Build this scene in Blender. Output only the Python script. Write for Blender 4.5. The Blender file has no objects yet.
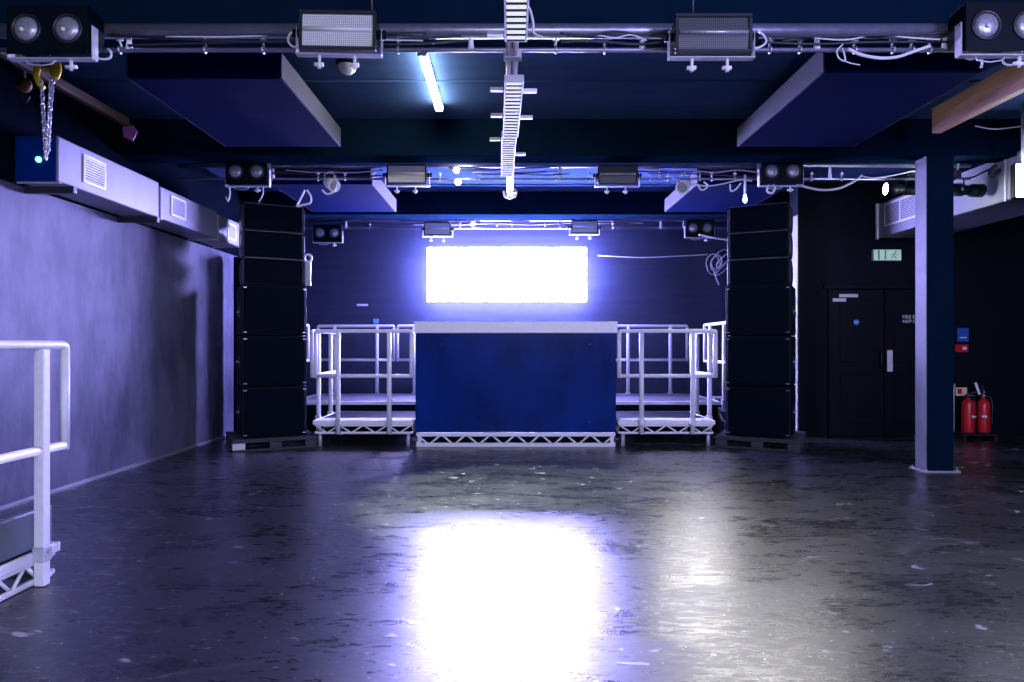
import bpy, bmesh, math, random
from mathutils import Vector, Matrix, Euler

random.seed(7)
S = bpy.context.scene
COL = S.collection
PI = math.pi
F = 683.0          # focal length in pixels of the 1024 px wide frame
EYE = 1.24         # camera height

def at(x, y, Y):
    """World point that stands at distance Y behind photo pixel (x, y)."""
    return Vector(((x - 510.0) * Y / F, Y, EYE - (y - 345.0) * Y / F))

# ------------------------------------------------------------------ materials
def mat(name, col, rough=0.5, metal=0.0, vary=0.25, scale=8.0, stretch=(1, 1, 1), bump=0.0,
        emit=None, strength=0.0, spec=0.5, rvary=0.1, coat=0.0):
    m = bpy.data.materials.new(name); m.use_nodes = True
    nt = m.node_tree; N = nt.nodes; L = nt.links
    b = N['Principled BSDF']
    tc = N.new('ShaderNodeTexCoord'); mp = N.new('ShaderNodeMapping')
    mp.inputs['Scale'].default_value = stretch
    L.new(tc.outputs['Object'], mp.inputs['Vector'])
    nz = N.new('ShaderNodeTexNoise'); nz.inputs['Scale'].default_value = scale
    nz.inputs['Detail'].default_value = 5
    L.new(mp.outputs['Vector'], nz.inputs['Vector'])
    mx = N.new('ShaderNodeMix'); mx.data_type = 'RGBA'
    L.new(nz.outputs['Fac'], mx.inputs['Factor'])
    mx.inputs['A'].default_value = [c * (1 - vary) for c in col] + [1]
    mx.inputs['B'].default_value = [min(1, c * (1 + vary)) for c in col] + [1]
    L.new(mx.outputs['Result'], b.inputs['Base Color'])
    mr = N.new('ShaderNodeMapRange')
    mr.inputs['To Min'].default_value = max(0.02, rough - rvary); mr.inputs['To Max'].default_value = min(1, rough + rvary)
    L.new(nz.outputs['Fac'], mr.inputs['Value']); L.new(mr.outputs['Result'], b.inputs['Roughness'])
    b.inputs['Metallic'].default_value = metal
    b.inputs['Specular IOR Level'].default_value = spec
    b.inputs['Coat Weight'].default_value = coat
    if bump:
        bp = N.new('ShaderNodeBump'); bp.inputs['Strength'].default_value = bump; bp.inputs['Distance'].default_value = 0.01
        L.new(nz.outputs['Fac'], bp.inputs['Height']); L.new(bp.outputs['Normal'], b.inputs['Normal'])
    if emit:
        b.inputs['Emission Color'].default_value = list(emit) + [1]
        b.inputs['Emission Strength'].default_value = strength
    return m

M = {}
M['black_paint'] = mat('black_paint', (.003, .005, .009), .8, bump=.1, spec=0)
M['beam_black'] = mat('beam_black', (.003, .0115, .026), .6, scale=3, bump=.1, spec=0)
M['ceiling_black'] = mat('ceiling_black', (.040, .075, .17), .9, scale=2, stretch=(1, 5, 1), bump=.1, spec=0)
M['fabric'] = mat('panel_fabric', (.0015, .007, .048), .8, scale=1.4, stretch=(1, 2.5, 1), bump=.5, spec=.02)
M['panel_edge'] = mat('panel_edge', (.055, .058, .07), .75, scale=3, spec=.2)
M['speaker_box'] = mat('speaker_box', (.003, .005, .010), .55, scale=20, bump=.15, spec=.12)
M['speaker_grille'] = mat('speaker_grille', (.0015, .004, .009), .7, scale=160, bump=.5, spec=.05)
M['white_metal'] = mat('white_metal', (.85, .84, .86), .38, vary=.12, scale=30, spec=.6)
M['galvanised'] = mat('galvanised', (.55, .56, .60), .42, metal=.35, vary=.2, scale=25)
M['bar_tube'] = mat('bar_tube', (.34, .34, .46), .32, metal=.75, vary=.2, scale=20)
M['steel'] = mat('steel', (.6, .6, .65), .3, metal=.8, vary=.15, scale=40)
M['dark_steel'] = mat('dark_steel', (.035, .037, .045), .4, metal=.5)
M['fixture_black'] = mat('fixture_black', (.003, .006, .009), .45, spec=.1)
M['duct'] = mat('duct_sheet', (.21, .21, .25), .5, metal=.1, vary=.22, scale=2.2, stretch=(1, 2, .5), bump=.05)
M['duct_dark'] = mat('duct_dark', (.02, .02, .03), .6)
M['white_plastic'] = mat('white_plastic', (.78, .79, .80), .4, vary=.06)
M['cable_white'] = mat('cable_white', (.72, .72, .76), .45, vary=.1)
M['cable_black'] = mat('cable_black', (.018, .018, .022), .5)
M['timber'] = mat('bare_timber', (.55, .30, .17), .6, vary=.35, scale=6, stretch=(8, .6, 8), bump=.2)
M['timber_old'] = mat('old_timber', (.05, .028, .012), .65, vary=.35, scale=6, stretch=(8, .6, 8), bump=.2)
M['pallet_wood'] = mat('black_pallet', (.03, .032, .04), .6, vary=.4, scale=7, stretch=(1, 6, 6), bump=.3)
M['deck_ply'] = mat('deck_ply', (.085, .085, .11), .45, vary=.35, scale=5, stretch=(1, 3, 1))
M['booth_face'] = mat('booth_face', (.0005, .020, .15), .30, vary=.9, scale=1.6, stretch=(1.5, 1, .8), rvary=.12, bump=.3, spec=.07)
M['red'] = mat('red_paint', (.55, .012, .02), .3, vary=.1)
M['yellow'] = mat('yellow_paint', (.85, .6, .01), .45, vary=.2)
M['cream'] = mat('cream_card', (.75, .62, .42), .5, vary=.15, scale=60)
M['blue_sign'] = mat('blue_sign', (.02, .08, .42), .4, vary=.1)
M['blue_dot'] = mat('blue_round_sign', (.06, .30, .72), .4, vary=.08)
M['lead_edge'] = mat('grey_edge', (.16, .165, .19), .5, vary=.3)
M['paper'] = mat('white_paper', (.7, .7, .74), .6, vary=.1)
M['magenta'] = mat('magenta_tag', (.9, .25, .7), .5, vary=.3, scale=40)
M['brass'] = mat('brown_brass', (.22, .12, .04), .45, metal=.4)
M['toe'] = mat('grey_toe_board', (.12, .14, .17), .35, vary=.2, scale=4)
M['tube_lit'] = mat('lit_tube', (.9, .9, .9), .4, emit=(1, .97, .92), strength=75)
M['bulb_lit'] = mat('lit_bulb', (.9, .9, .9), .4, emit=(1, .92, .80), strength=90)
M['hang_lit'] = mat('lit_lamp_tip', (.9, .9, .9), .4, emit=(.55, .58, 1), strength=40)
M['spot_lit'] = mat('lit_spot_lens', (.9, .9, .9), .4, emit=(.55, .58, 1), strength=30)
M['flood_lit'] = mat('lit_flood', (.9, .9, .9), .4, emit=(.75, .78, 1), strength=60)
M['green_led'] = mat('green_led', (.1, .9, .5), .4, emit=(.1, 1, .5), strength=8)
M['exit_face'] = mat('exit_face', (.6, .8, .65), .4, emit=(.55, .8, .62), strength=.32)
M['exit_green'] = mat('exit_green', (.02, .35, .12), .4, emit=(.03, .4, .15), strength=.3)
M['screen'] = mat('screen_led', (.5, .5, .6), .4, emit=(.38, .35, 1.0), strength=260)
M['halo_glow'] = mat('screen_halo_glow', (.5, .5, .6), .4, emit=(.38, .36, 1.0), strength=125)
M['glass_lens'] = mat('spot_glass', (.05, .07, .12), .12, metal=.3)
M['white_light_lens'] = mat('batten_diffuser', (.86, .87, .86), .45, vary=.05, spec=.4, emit=(.95, 1, .97), strength=.8)
M['pink_lit_tube'] = mat('pink_lit_steel', (.75, .62, .70), .35, metal=.3, vary=.1)  # pink of the light falling on the pipes, put into their colour

def lens_material(name, base, line):
    """Facetted strobe lens: a fine square grid across a pale reflector."""
    m = bpy.data.materials.new(name); m.use_nodes = True
    nt = m.node_tree; N = nt.nodes; L = nt.links; b = N['Principled BSDF']
    tc = N.new('ShaderNodeTexCoord')
    br = N.new('ShaderNodeTexBrick'); br.offset = 0
    br.inputs['Scale'].default_value = 1.0
    br.inputs['Brick Width'].default_value = .0105; br.inputs['Row Height'].default_value = .0105
    br.inputs['Mortar Size'].default_value = .0022; br.inputs['Mortar Smooth'].default_value = .3
    br.inputs['Color1'].default_value = list(base) + [1]; br.inputs['Color2'].default_value = [c * .9 for c in base] + [1]
    br.inputs['Mortar'].default_value = list(line) + [1]
    sx = N.new('ShaderNodeSeparateXYZ'); cx = N.new('ShaderNodeCombineXYZ')
    L.new(tc.outputs['Object'], sx.inputs[0]); L.new(sx.outputs['X'], cx.inputs['X']); L.new(sx.outputs['Z'], cx.inputs['Y'])
    L.new(cx.outputs[0], br.inputs['Vector']); L.new(br.outputs['Color'], b.inputs['Base Color'])
    b.inputs['Roughness'].default_value = .4; b.inputs['Metallic'].default_value = .0
    return m
M['strobe_lens'] = lens_material('strobe_lens', (.9, .9, .87), (.45, .45, .45))
M['strobe_lens_shaded'] = lens_material('strobe_lens_in_shade', (.12, .125, .14), (.035, .035, .04))  # same lens, with its darker look at that angle put into the colour

def reflector_material():
    m = bpy.data.materials.new('lamp_reflector'); m.use_nodes = True
    N = m.node_tree.nodes; L = m.node_tree.links; b = N['Principled BSDF']
    tc = N.new('ShaderNodeTexCoord'); v = N.new('ShaderNodeTexVoronoi'); v.inputs['Scale'].default_value = 70
    L.new(tc.outputs['Object'], v.inputs['Vector'])
    r = N.new('ShaderNodeValToRGB'); r.color_ramp.elements[0].color = (.55, .55, .6, 1); r.color_ramp.elements[1].color = (.3, .3, .36, 1)
    L.new(v.outputs['Distance'], r.inputs['Fac']); L.new(r.outputs['Color'], b.inputs['Base Color'])
    b.inputs['Metallic'].default_value = .5; b.inputs['Roughness'].default_value = .35
    return m
M['reflector'] = reflector_material()

def floor_material():
    m = bpy.data.materials.new('black_worn_floor'); m.use_nodes = True
    nt = m.node_tree; N = nt.nodes; L = nt.links; b = N['Principled BSDF']
    tc = N.new('ShaderNodeTexCoord')
    def noise(scale, sx, sy, detail=6, rough=.6, dist=0.0):
        mp = N.new('ShaderNodeMapping'); mp.inputs['Scale'].default_value = (sx, sy, 1)
        L.new(tc.outputs['Object'], mp.inputs['Vector'])
        n = N.new('ShaderNodeTexNoise'); n.inputs['Scale'].default_value = scale
        n.inputs['Detail'].default_value = detail; n.inputs['Roughness'].default_value = rough; n.inputs['Distortion'].default_value = dist
        L.new(mp.outputs['Vector'], n.inputs['Vector']); return n.outputs['Fac']
    def ramp(src, p0, p1, c0=0, c1=1):
        r = N.new('ShaderNodeMapRange'); r.inputs['From Min'].default_value = p0; r.inputs['From Max'].default_value = p1
        r.inputs['To Min'].default_value = c0; r.inputs['To Max'].default_value = c1
        L.new(src, r.inputs['Value']); return r.outputs['Result']
    def math_(op, a, b_):
        n = N.new('ShaderNodeMath'); n.operation = op
        for k, v in enumerate((a, b_)):
            if isinstance(v, (int, float)): n.inputs[k].default_value = v
            else: L.new(v, n.inputs[k])
        return n.outputs[0]
    def mix(fac, a, b_):
        n = N.new('ShaderNodeMix'); n.data_type = 'RGBA'; L.new(fac, n.inputs['Factor'])
        for k, v in (('A', a), ('B', b_)):
            if isinstance(v, tuple): n.inputs[k].default_value = v
            else: L.new(v, n.inputs[k])
        return n.outputs['Result']
    big = noise(.8, .6, 1.0, 4, .5, .6); mid = noise(3.2, .5, 1.3, 10, .72, .8); fine = noise(22, .4, 1.3, 8, .75)
    grit = noise(70, .6, 1.0, 4, .6)
    fleck = noise(9, .55, 1.1, 4, .62, .5); speck = noise(34, .8, 1.0, 2, .5)
    flecks = math_('MAXIMUM', ramp(fleck, .655, .69), ramp(speck, .69, .72))
    dust = math_('MULTIPLY', ramp(math_('ADD', math_('MULTIPLY', mid, .7), math_('MULTIPLY', fine, .3)), .42, .66), ramp(big, .32, .62, .25, 1))
    wv = N.new('ShaderNodeTexVoronoi'); wv.feature = 'DISTANCE_TO_EDGE'; wv.inputs['Scale'].default_value = .35
    mpv = N.new('ShaderNodeMapping'); mpv.inputs['Scale'].default_value = (1, .5, 1); mpv.inputs['Rotation'].default_value = (0, 0, .5)
    L.new(tc.outputs['Object'], mpv.inputs['Vector']); L.new(mpv.outputs['Vector'], wv.inputs['Vector'])
    seam = math_('MULTIPLY', ramp(wv.outputs['Distance'], 0, .004, .12, 0), ramp(fine, .4, .6))
    col = mix(dust, (.004, .004, .006, 1), (.034, .034, .037, 1))
    col = mix(math_('MAXIMUM', math_('MULTIPLY', flecks, .75), seam), col, (.62, .62, .64, 1))
    L.new(col, b.inputs['Base Color'])
    rg = math_('ADD', ramp(mid, .34, .66, .23, .38), math_('ADD', ramp(fine, .35, .68, -.07, .09), ramp(big, .3, .7, -.03, .03)))
    L.new(rg, b.inputs['Roughness'])
    sp = math_('MULTIPLY', ramp(fine, .3, .7, 1.15, .6), ramp(mid, .35, .7, 1.0, .75))
    L.new(sp, b.inputs['Specular IOR Level'])
    b.inputs['IOR'].default_value = 1.8
    bp = N.new('ShaderNodeBump'); bp.inputs['Strength'].default_value = .16; bp.inputs['Distance'].default_value = .008
    L.new(math_('ADD', math_('ADD', fine, mid), math_('MULTIPLY', grit, .35)), bp.inputs['Height']); L.new(bp.outputs['Normal'], b.inputs['Normal'])
    return m
M['floor'] = floor_material()

def wall_material():
    m = bpy.data.materials.new('stained_render_wall'); m.use_nodes = True
    nt = m.node_tree; N = nt.nodes; L = nt.links; b = N['Principled BSDF']
    tc = N.new('ShaderNodeTexCoord')
    def noise(scale, st, d=7):
        mp = N.new('ShaderNodeMapping'); mp.inputs['Scale'].default_value = st
        L.new(tc.outputs['Object'], mp.inputs['Vector'])
        n = N.new('ShaderNodeTexNoise'); n.inputs['Scale'].default_value = scale; n.inputs['Detail'].default_value = d
        n.inputs['Roughness'].default_value = .65
        L.new(mp.outputs['Vector'], n.inputs['Vector']); return n
    a = noise(1.1, (1, 1, .8)); c = noise(2.6, (1, 1.6, .5), 9); g = noise(45, (1, 1, .5))
    ad = N.new('ShaderNodeMath'); ad.operation = 'ADD'
    L.new(a.outputs['Fac'], ad.inputs[0]); L.new(c.outputs['Fac'], ad.inputs[1])
    r = N.new('ShaderNodeValToRGB')
    r.color_ramp.elements[0].position = .68; r.color_ramp.elements[0].color = (.048, .050, .082, 1)
    r.color_ramp.elements[1].position = .98; r.color_ramp.elements[1].color = (.115, .115, .165, 1)
    sc = N.new('ShaderNodeMath'); sc.operation = 'MULTIPLY'; sc.inputs[1].default_value = .85
    L.new(ad.outputs[0], sc.inputs[0]); L.new(sc.outputs[0], r.inputs['Fac']); L.new(r.outputs['Color'], b.inputs['Base Color'])
    b.inputs['Roughness'].default_value = .6; b.inputs['Specular IOR Level'].default_value = .22
    bp = N.new('ShaderNodeBump'); bp.inputs['Strength'].default_value = .25; bp.inputs['Distance'].default_value = .01
    L.new(g.outputs['Fac'], bp.inputs['Height']); L.new(bp.outputs['Normal'], b.inputs['Normal'])
    return m
M['wall_render'] = wall_material()
M['wall_back'] = mat('back_wall_paint', (.026, .032, .066), .5, spec=.15, vary=.3, scale=2.5, stretch=(.4, 1, 5), bump=.08)
M['wall_dark'] = mat('dark_wall_paint', (.002, .005, .010), .6, spec=.12, vary=.3, scale=3, bump=.1)
M['door_paint'] = mat('black_door_paint', (.0015, .0025, .006), .5, spec=.15, vary=.2)

# ------------------------------------------------------------------ mesh building
class MB:
    def __init__(s): s.bm = bmesh.new()
    def box(s, c, d, bev=0.0, rot=None, seg=1):
        r = bmesh.ops.create_cube(s.bm, size=1.0)
        vs = r['verts']
        mt = Matrix.Translation(Vector(c)) @ ((rot.to_matrix().to_4x4() if isinstance(rot, Euler) else rot) if rot else Matrix.Identity(4)) @ Matrix.Diagonal((d[0], d[1], d[2], 1))
        bmesh.ops.transform(s.bm, matrix=mt, verts=vs)
        if bev:
            es = list({e for v in vs for e in v.link_edges})
            bmesh.ops.bevel(s.bm, geom=es, offset=min(bev, min(d) * .45), segments=seg, affect='EDGES', profile=.5)
        return s
    def span(s, a, b, bev=0.0, seg=1):
        return s.box([(a[i] + b[i]) / 2 for i in range(3)], [abs(b[i] - a[i]) for i in range(3)], bev, None, seg)
    def tube(s, pts, r, n=10, caps=True, closed=False):
        pts = [Vector(p) for p in pts]
        rs = r if isinstance(r, (list, tuple)) else [r] * len(pts)
        rings = []; k = len(pts)
        t0 = (pts[1] - pts[0]).normalized()
        up = Vector((0, 0, 1)) if abs(t0.z) < .9 else Vector((1, 0, 0))
        u = t0.cross(up).normalized()
        for i, p in enumerate(pts):
            if closed: t = (pts[(i + 1) % k] - pts[i - 1])
            elif i == 0: t = pts[1] - pts[0]
            elif i == k - 1: t = pts[-1] - pts[-2]
            else: t = (pts[i + 1] - p).normalized() + (p - pts[i - 1]).normalized()
            t = t.normalized() if t.length > 1e-9 else t0
            u = (u - t * u.dot(t)); u = u.normalized() if u.length > 1e-6 else t.orthogonal().normalized()
            v = t.cross(u)
            rings.append([s.bm.verts.new(p + (u * math.cos(2 * PI * j / n) + v * math.sin(2 * PI * j / n)) * rs[i]) for j in range(n)])
        m = k if closed else k - 1
        for i in range(m):
            A, B = rings[i], rings[(i + 1) % k]
            for j in range(n):
                f = s.bm.faces.new((A[j], A[(j + 1) % n], B[(j + 1) % n], B[j])); f.smooth = True
        if caps and not closed:
            s.bm.faces.new(rings[0]); s.bm.faces.new(list(reversed(rings[-1])))
        return s
    def bar(s, p0, p1, w, h, bev=0.002):
        p0, p1 = Vector(p0), Vector(p1); d = p1 - p0
        q = d.to_track_quat('X', 'Z').to_matrix().to_4x4()
        return s.box((p0 + p1) / 2, (d.length, w, h), bev, q)
    def ball(s, c, r, sc=(1, 1, 1), u=16, v=10):
        res = bmesh.ops.create_uvsphere(s.bm, u_segments=u, v_segments=v, radius=r)
        bmesh.ops.transform(s.bm, matrix=Matrix.Translation(Vector(c)) @ Matrix.Diagonal((*sc, 1)), verts=res['verts'])
        for f in {f for w in res['verts'] for f in w.link_faces}: f.smooth = True
        return s
    def lathe(s, prof, mtx=None, n=24):
        """prof: (radius, height) pairs about local Z."""
        mtx = mtx or Matrix.Identity(4); rings = []
        for r, z in prof:
            if r < 1e-6: rings.append([s.bm.verts.new(mtx @ Vector((0, 0, z)))])
            else: rings.append([s.bm.verts.new(mtx @ Vector((r * math.cos(2 * PI * j / n), r * math.sin(2 * PI * j / n), z))) for j in range(n)])
        for A, B in zip(rings, rings[1:]):
            for j in range(n):
                a0, a1 = A[j % len(A)], A[(j + 1) % len(A)]; b0, b1 = B[j % len(B)], B[(j + 1) % len(B)]
                vs = []
                for v in (a0, a1, b1, b0):
                    if v not in vs: vs.append(v)
                if len(vs) >= 3:
                    f = s.bm.faces.new(vs); f.smooth = True
        return s
    def prism(s, poly, axis, lo, hi):
        """Extrude a 2-D polygon along an axis ('x': poly is (y,z); 'y': (x,z); 'z': (x,y))."""
        def mk(p, t): return {'x': (t, p[0], p[1]), 'y': (p[0], t, p[1]), 'z': (p[0], p[1], t)}[axis]
        A = [s.bm.verts.new(mk(p, lo)) for p in poly]; B = [s.bm.verts.new(mk(p, hi)) for p in poly]
        s.bm.faces.new(A); s.bm.faces.new(list(reversed(B)))
        for i in range(len(poly)): s.bm.faces.new((A[i], A[(i + 1) % len(A)], B[(i + 1) % len(B)], B[i]))
        return s
    def build(s, name, m, parent=None):
        bmesh.ops.recalc_face_normals(s.bm, faces=s.bm.faces[:])
        me = bpy.data.meshes.new(name); s.bm.to_mesh(me); s.bm.free()
        me.materials.append(M[m] if isinstance(m, str) else m)
        o = bpy.data.objects.new(name, me); COL.objects.link(o)
        if parent: o.parent = parent
        return o

def tag(o, label, cat, group=None):
    o['label'] = label; o['category'] = cat
    if group: o['group'] = group
    return o
def thing(name, label, cat, loc=(0, 0, 0), rz=0.0, group=None):
    o = bpy.data.objects.new(name, None); COL.objects.link(o); o.empty_display_size = .1
    o.location = loc; o.rotation_euler = (0, 0, rz)
    return tag(o, label, cat, group)
def struct(name, mb, m, parent=None):
    o = mb.build(name, m, parent)
    if not parent: o['kind'] = 'structure'
    return o
def kids(o): return [c for c in bpy.data.objects if c.parent == o]
def dup(root, loc, rz=None, label=None, group=None, scale=None):
    r = root.copy(); COL.objects.link(r); r.location = loc
    if rz is not None: r.rotation_euler = (0, 0, rz)
    if label: r['label'] = label
    if group: r['group'] = group
    for c in kids(root):
        k = c.copy(); COL.objects.link(k); k.parent = r
        for g in kids(c):
            q = g.copy(); COL.objects.link(q); q.parent = k
    return r
def smooth_path(pts, n=8):
    """Catmull-Rom through the given points."""
    P = [Vector(p) for p in pts]; P = [P[0] * 2 - P[1]] + P + [P[-1] * 2 - P[-2]]; out = []
    for i in range(1, len(P) - 2):
        for k in range(n):
            t = k / n; a, b, c, d = P[i - 1], P[i], P[i + 1], P[i + 2]
            out.append(.5 * ((2 * b) + (c - a) * t + (2 * a - 5 * b + 4 * c - d) * t * t + (3 * b - a - 3 * c + d) * t ** 3))
    out.append(P[-2]); return out
def cable(pts, r, m, label, group=None, n=8):
    o = MB().tube(smooth_path(pts), r, n).build('cable', m); return tag(o, label, 'cable', group)

# ------------------------------------------------------------------ the setting
XL, XR, YB, YF, ZC = -3.83, 8.6, 11.25, -5.0, 3.45
struct('floor', MB().span((XL - .2, YF - .2, -.2), (XR + .2, YB + .2, 0)), 'floor')
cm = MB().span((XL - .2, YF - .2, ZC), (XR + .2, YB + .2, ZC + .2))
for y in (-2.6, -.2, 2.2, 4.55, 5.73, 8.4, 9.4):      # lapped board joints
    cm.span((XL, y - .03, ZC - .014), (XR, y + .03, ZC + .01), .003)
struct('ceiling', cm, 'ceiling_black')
struct('wall_left', MB().span((XL - .2, YF, 0), (XL, YB, 2.485)), 'wall_render')
struct('shadow_band', MB().span((XL - .2, YF, 2.485), (XL + .015, YB, ZC)), 'black_paint')  # duct shadow along the wall top, put in as a black band
struct('wall_back', MB().span((XL - .2, YB, 0), (XR + .2, YB + .2, ZC)), 'wall_back')
struct('wall_right', MB().span((XR, YF, 0), (XR + .2, YB, ZC)), 'wall_dark')
struct('wall_front', MB().span((XL - .2, YF - .2, 0), (XR + .2, YF, ZC)), 'wall_dark')
bl = MB().prism([(XL, 0), (XL + .02, 0), (XL + .02, .015), (XL + .008, .03), (XL, .03)], 'y', YF, YB)
struct('baseboard_left', bl, 'lead_edge')
# partition with the double doors; its end face looks at the stage
PX, PY = 3.90, 9.25
pw = MB().span((PX, PY, 0), (4.30, PY + .28, ZC)).span((5.855, PY, 0), (XR, PY + .28, ZC)).span((4.30, PY, 2.0), (5.855, PY + .28, ZC))
struct('wall_right_back', pw, 'wall_dark')
struct('trim_2', MB().span((PX - .012, PY - .004, 0), (PX, PY + .28, 3.0), .002), 'galvanised')
fr = MB().span((4.30, PY - .03, 0), (4.35, PY + .1, 2.0), .004).span((5.805, PY - .03, 0), (5.855, PY + .1, 2.0), .004).span((4.24, PY - .03, 2.0), (5.915, PY + .1, 2.06), .004)
struct('trim_3', fr, 'door_paint')
for k, (a, b) in enumerate(((4.355, 5.075), (5.085, 5.80))):
    d = MB().span((a, PY + .02, .008), (b, PY + .065, 1.995), .004)
    for (z0, z1) in ((.18, .86), (1.0, 1.85)):
        d.span((a + .12, PY + .012, z0), (b - .12, PY + .024, z1), .006)
    do = struct('door_%d' % (k + 1), d, 'door_paint')
    if k == 1:
        MB().span((a + .03, PY + .008, .88), (a + .105, PY + .019, 1.17), .003).build('push_plate', 'paper', do)['label'] = 'pale upright push plate'
    else:
        MB().tube([(b - .06, PY + .02, .95), (b - .06, PY - .03, .96), (b - .06, PY - .03, 1.15), (b - .06, PY + .02, 1.16)], .009).build('door_handle', 'dark_steel', do)
struct('trim_4', MB().span((4.067, 6.675, .013), (4.0745, 6.855, 3.085), .002), 'lead_edge')
# cross beams and the pillar
for k, (y0, y1, zb) in enumerate(((3.98, 4.22, 3.07), (6.67, 6.95, 3.09), (9.83, 10.1, 3.12))):
    struct('ceiling_beam' if k == 0 else 'ceiling_beam.%03d' % k, MB().span((XL, y0, zb), (XR, y1, ZC), .006), 'beam_black')
pl = MB().span((4.075, 6.67, 0), (4.335, 6.86, 3.09), .004)
struct('pillar_1', pl, 'beam_black')
bp_ = MB().span((4.03, 6.63, 0), (4.38, 6.9, .012), .003)
for dx in (.025, .325):
    for dy in (.025, .245): bp_.tube([(4.03 + dx, 6.63 + dy, .01), (4.03 + dx, 6.63 + dy, .03)], .010, 6)
struct('trim_5', bp_, 'galvanised')

# ------------------------------------------------------------------ LED screen
sc0, sc1 = at(427, 301, 10.9), at(586.5, 248, 10.9)
t = thing('led_screen', 'glowing white rectangular LED screen on the wall above the DJ booth', 'screen', ((sc0.x + sc1.x) / 2, 10.9, sc0.z))
w, h = sc1.x - sc0.x, sc1.z - sc0.z
MB().span((-w / 2, 0, 0), (w / 2, .012, h), .002).build('display_panel', 'screen', t)
MB().span((-w / 2 + .015, .0125, .015), (w / 2 - .015, .10, h - .015), .004).build('halo_rim', 'halo_glow', t)  # added glowing rim that throws the halo onto the back wall
MB().span((-w / 2 + .2, .101, .12), (w / 2 - .2, .348, h - .12), .004).build('wall_bracket', 'dark_steel', t)
dm = MB(); nx, nz_ = 40, 13
for i in range(nx):
    for j in range(nz_):
        if i in (0, nx - 1) or j in (0, nz_ - 1):
            dm.ball((-w / 2 + (i + .5) * w / nx, 0.001, (j + .5) * h / nz_ + (-.018 if j == 0 else .018 if j == nz_ - 1 else 0)), .026, u=8, v=6)
px_ = dm.build('pixel_lamps', 'screen', t); px_['kind'] = 'stuff'

# ------------------------------------------------------------------ truss helper, stage decks, booth
def truss(mb_ch, mb_lat, a, b, z0, z1, n, r=.022, rl=.011):
    a, b = Vector((*a, 0)), Vector((*b, 0)); d = b - a
    for z in (z0 + r, z1 - r):
        mb_ch.bar((a.x, a.y, z), (b.x, b.y, z), r * 2, r * 2, .006)
    for k in range(n):
        p, q, m_ = a + d * (k / n), a + d * ((k + 1) / n), a + d * ((k + .5) / n)
        mb_lat.tube([(p.x, p.y, z1 - r), (m_.x, m_.y, z0 + r)], rl, 8)
        mb_lat.tube([(m_.x, m_.y, z0 + r), (q.x, q.y, z1 - r)], rl, 8)
def deck(label, x0, x1, y0, y1, top, depth=.165, nx=4, ny=4, skirt=False, group=None):
    c = ((x0 + x1) / 2, (y0 + y1) / 2)
    t = thing('stage_deck', label, 'stage deck', (c[0], c[1], 0), 0, group)
    hx, hy = (x1 - x0) / 2, (y1 - y0) / 2
    MB().span((-hx + .025, -hy + .025, top - .024), (hx - .025, hy - .025, top - .002), .002).build('deck_board', 'deck_ply' if skirt else 'speaker_box', t)
    if not skirt and top > .2: MB().span((-hx + .03, -hy + .03, top - .001), (hx - .03, -hy + .28, top + .003), .001).build('nosing', 'galvanised', t)
    ed = MB()
    for s_ in (-1, 1):
        ed.span((-hx, s_ * hy - .024 * (s_ > 0), top - .05), (hx, s_ * hy + .024 * (s_ < 0), top), .004)
        ed.span((s_ * hx - .024 * (s_ > 0), -hy + .025, top - .05), (s_ * hx + .024 * (s_ < 0), hy - .025, top), .004)
    ed.build('edge_rail', 'white_metal', t)
    if skirt:
        MB().span((-hx + .03, -hy + .01, .01), (hx - .03, -hy + .022, top - .052), .002).build('skirt', 'black_paint', t)
    else:
        ch, la = MB(), MB(); z0, z1 = top - depth, top - .045
        for (a, b, n) in (((-hx + .022, -hy + .022), (hx - .022, -hy + .022), nx), ((-hx + .022, hy - .022), (hx - .022, hy - .022), nx),
                          ((-hx + .022, -hy + .05), (-hx + .022, hy - .05), ny), ((hx - .022, -hy + .05), (hx - .022, hy - .05), ny)):
            truss(ch, la, a, b, z0, z1, n, .014, .009)
        ch.build('bottom_chord', 'white_metal', t); la.build('lattice', 'white_metal', t)
    if top - depth > .05 or skirt:
        for sx in (-1, 1):
            for sy in (-1, 1):
                zt = top - depth + .02 if not skirt else top - .052
                MB().tube([(sx * (hx - .07), sy * (hy - .07), 0), (sx * (hx - .07), sy * (hy - .07), zt)], .024, 12).build('leg', 'galvanised', t)
    return t
G_low = 'low stage decks beside the booth'
deck('low white framed stage deck on legs to the left of the DJ booth', -2.40, -1.18, 8.31, 9.50, .32, group=G_low)
deck('low white framed stage deck on legs to the right of the DJ booth', 1.315, 2.50, 8.31, 9.50, .32, group=G_low)
deck('raised grey stage deck behind the low deck left of the booth', -3.10, -.66, 9.54, 11.04, .455, skirt=True, group='raised stage decks at the back')
deck('raised grey stage deck behind the low deck right of the booth', .52, 2.94, 9.54, 11.04, .455, skirt=True, group='raised stage decks at the back')
fd = deck('low white lattice framed deck under the near handrail by the left wall', -3.66, -2.44, 1.29, 3.71, .175, depth=.172, nx=5, ny=12)
t = tag(MB().span((-2.515, 2.0, .177), (-2.475, 3.70, .38), .012, 2).build('toe_board', 'toe'), 'grey board standing along the edge of the near low deck', 'board')

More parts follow.
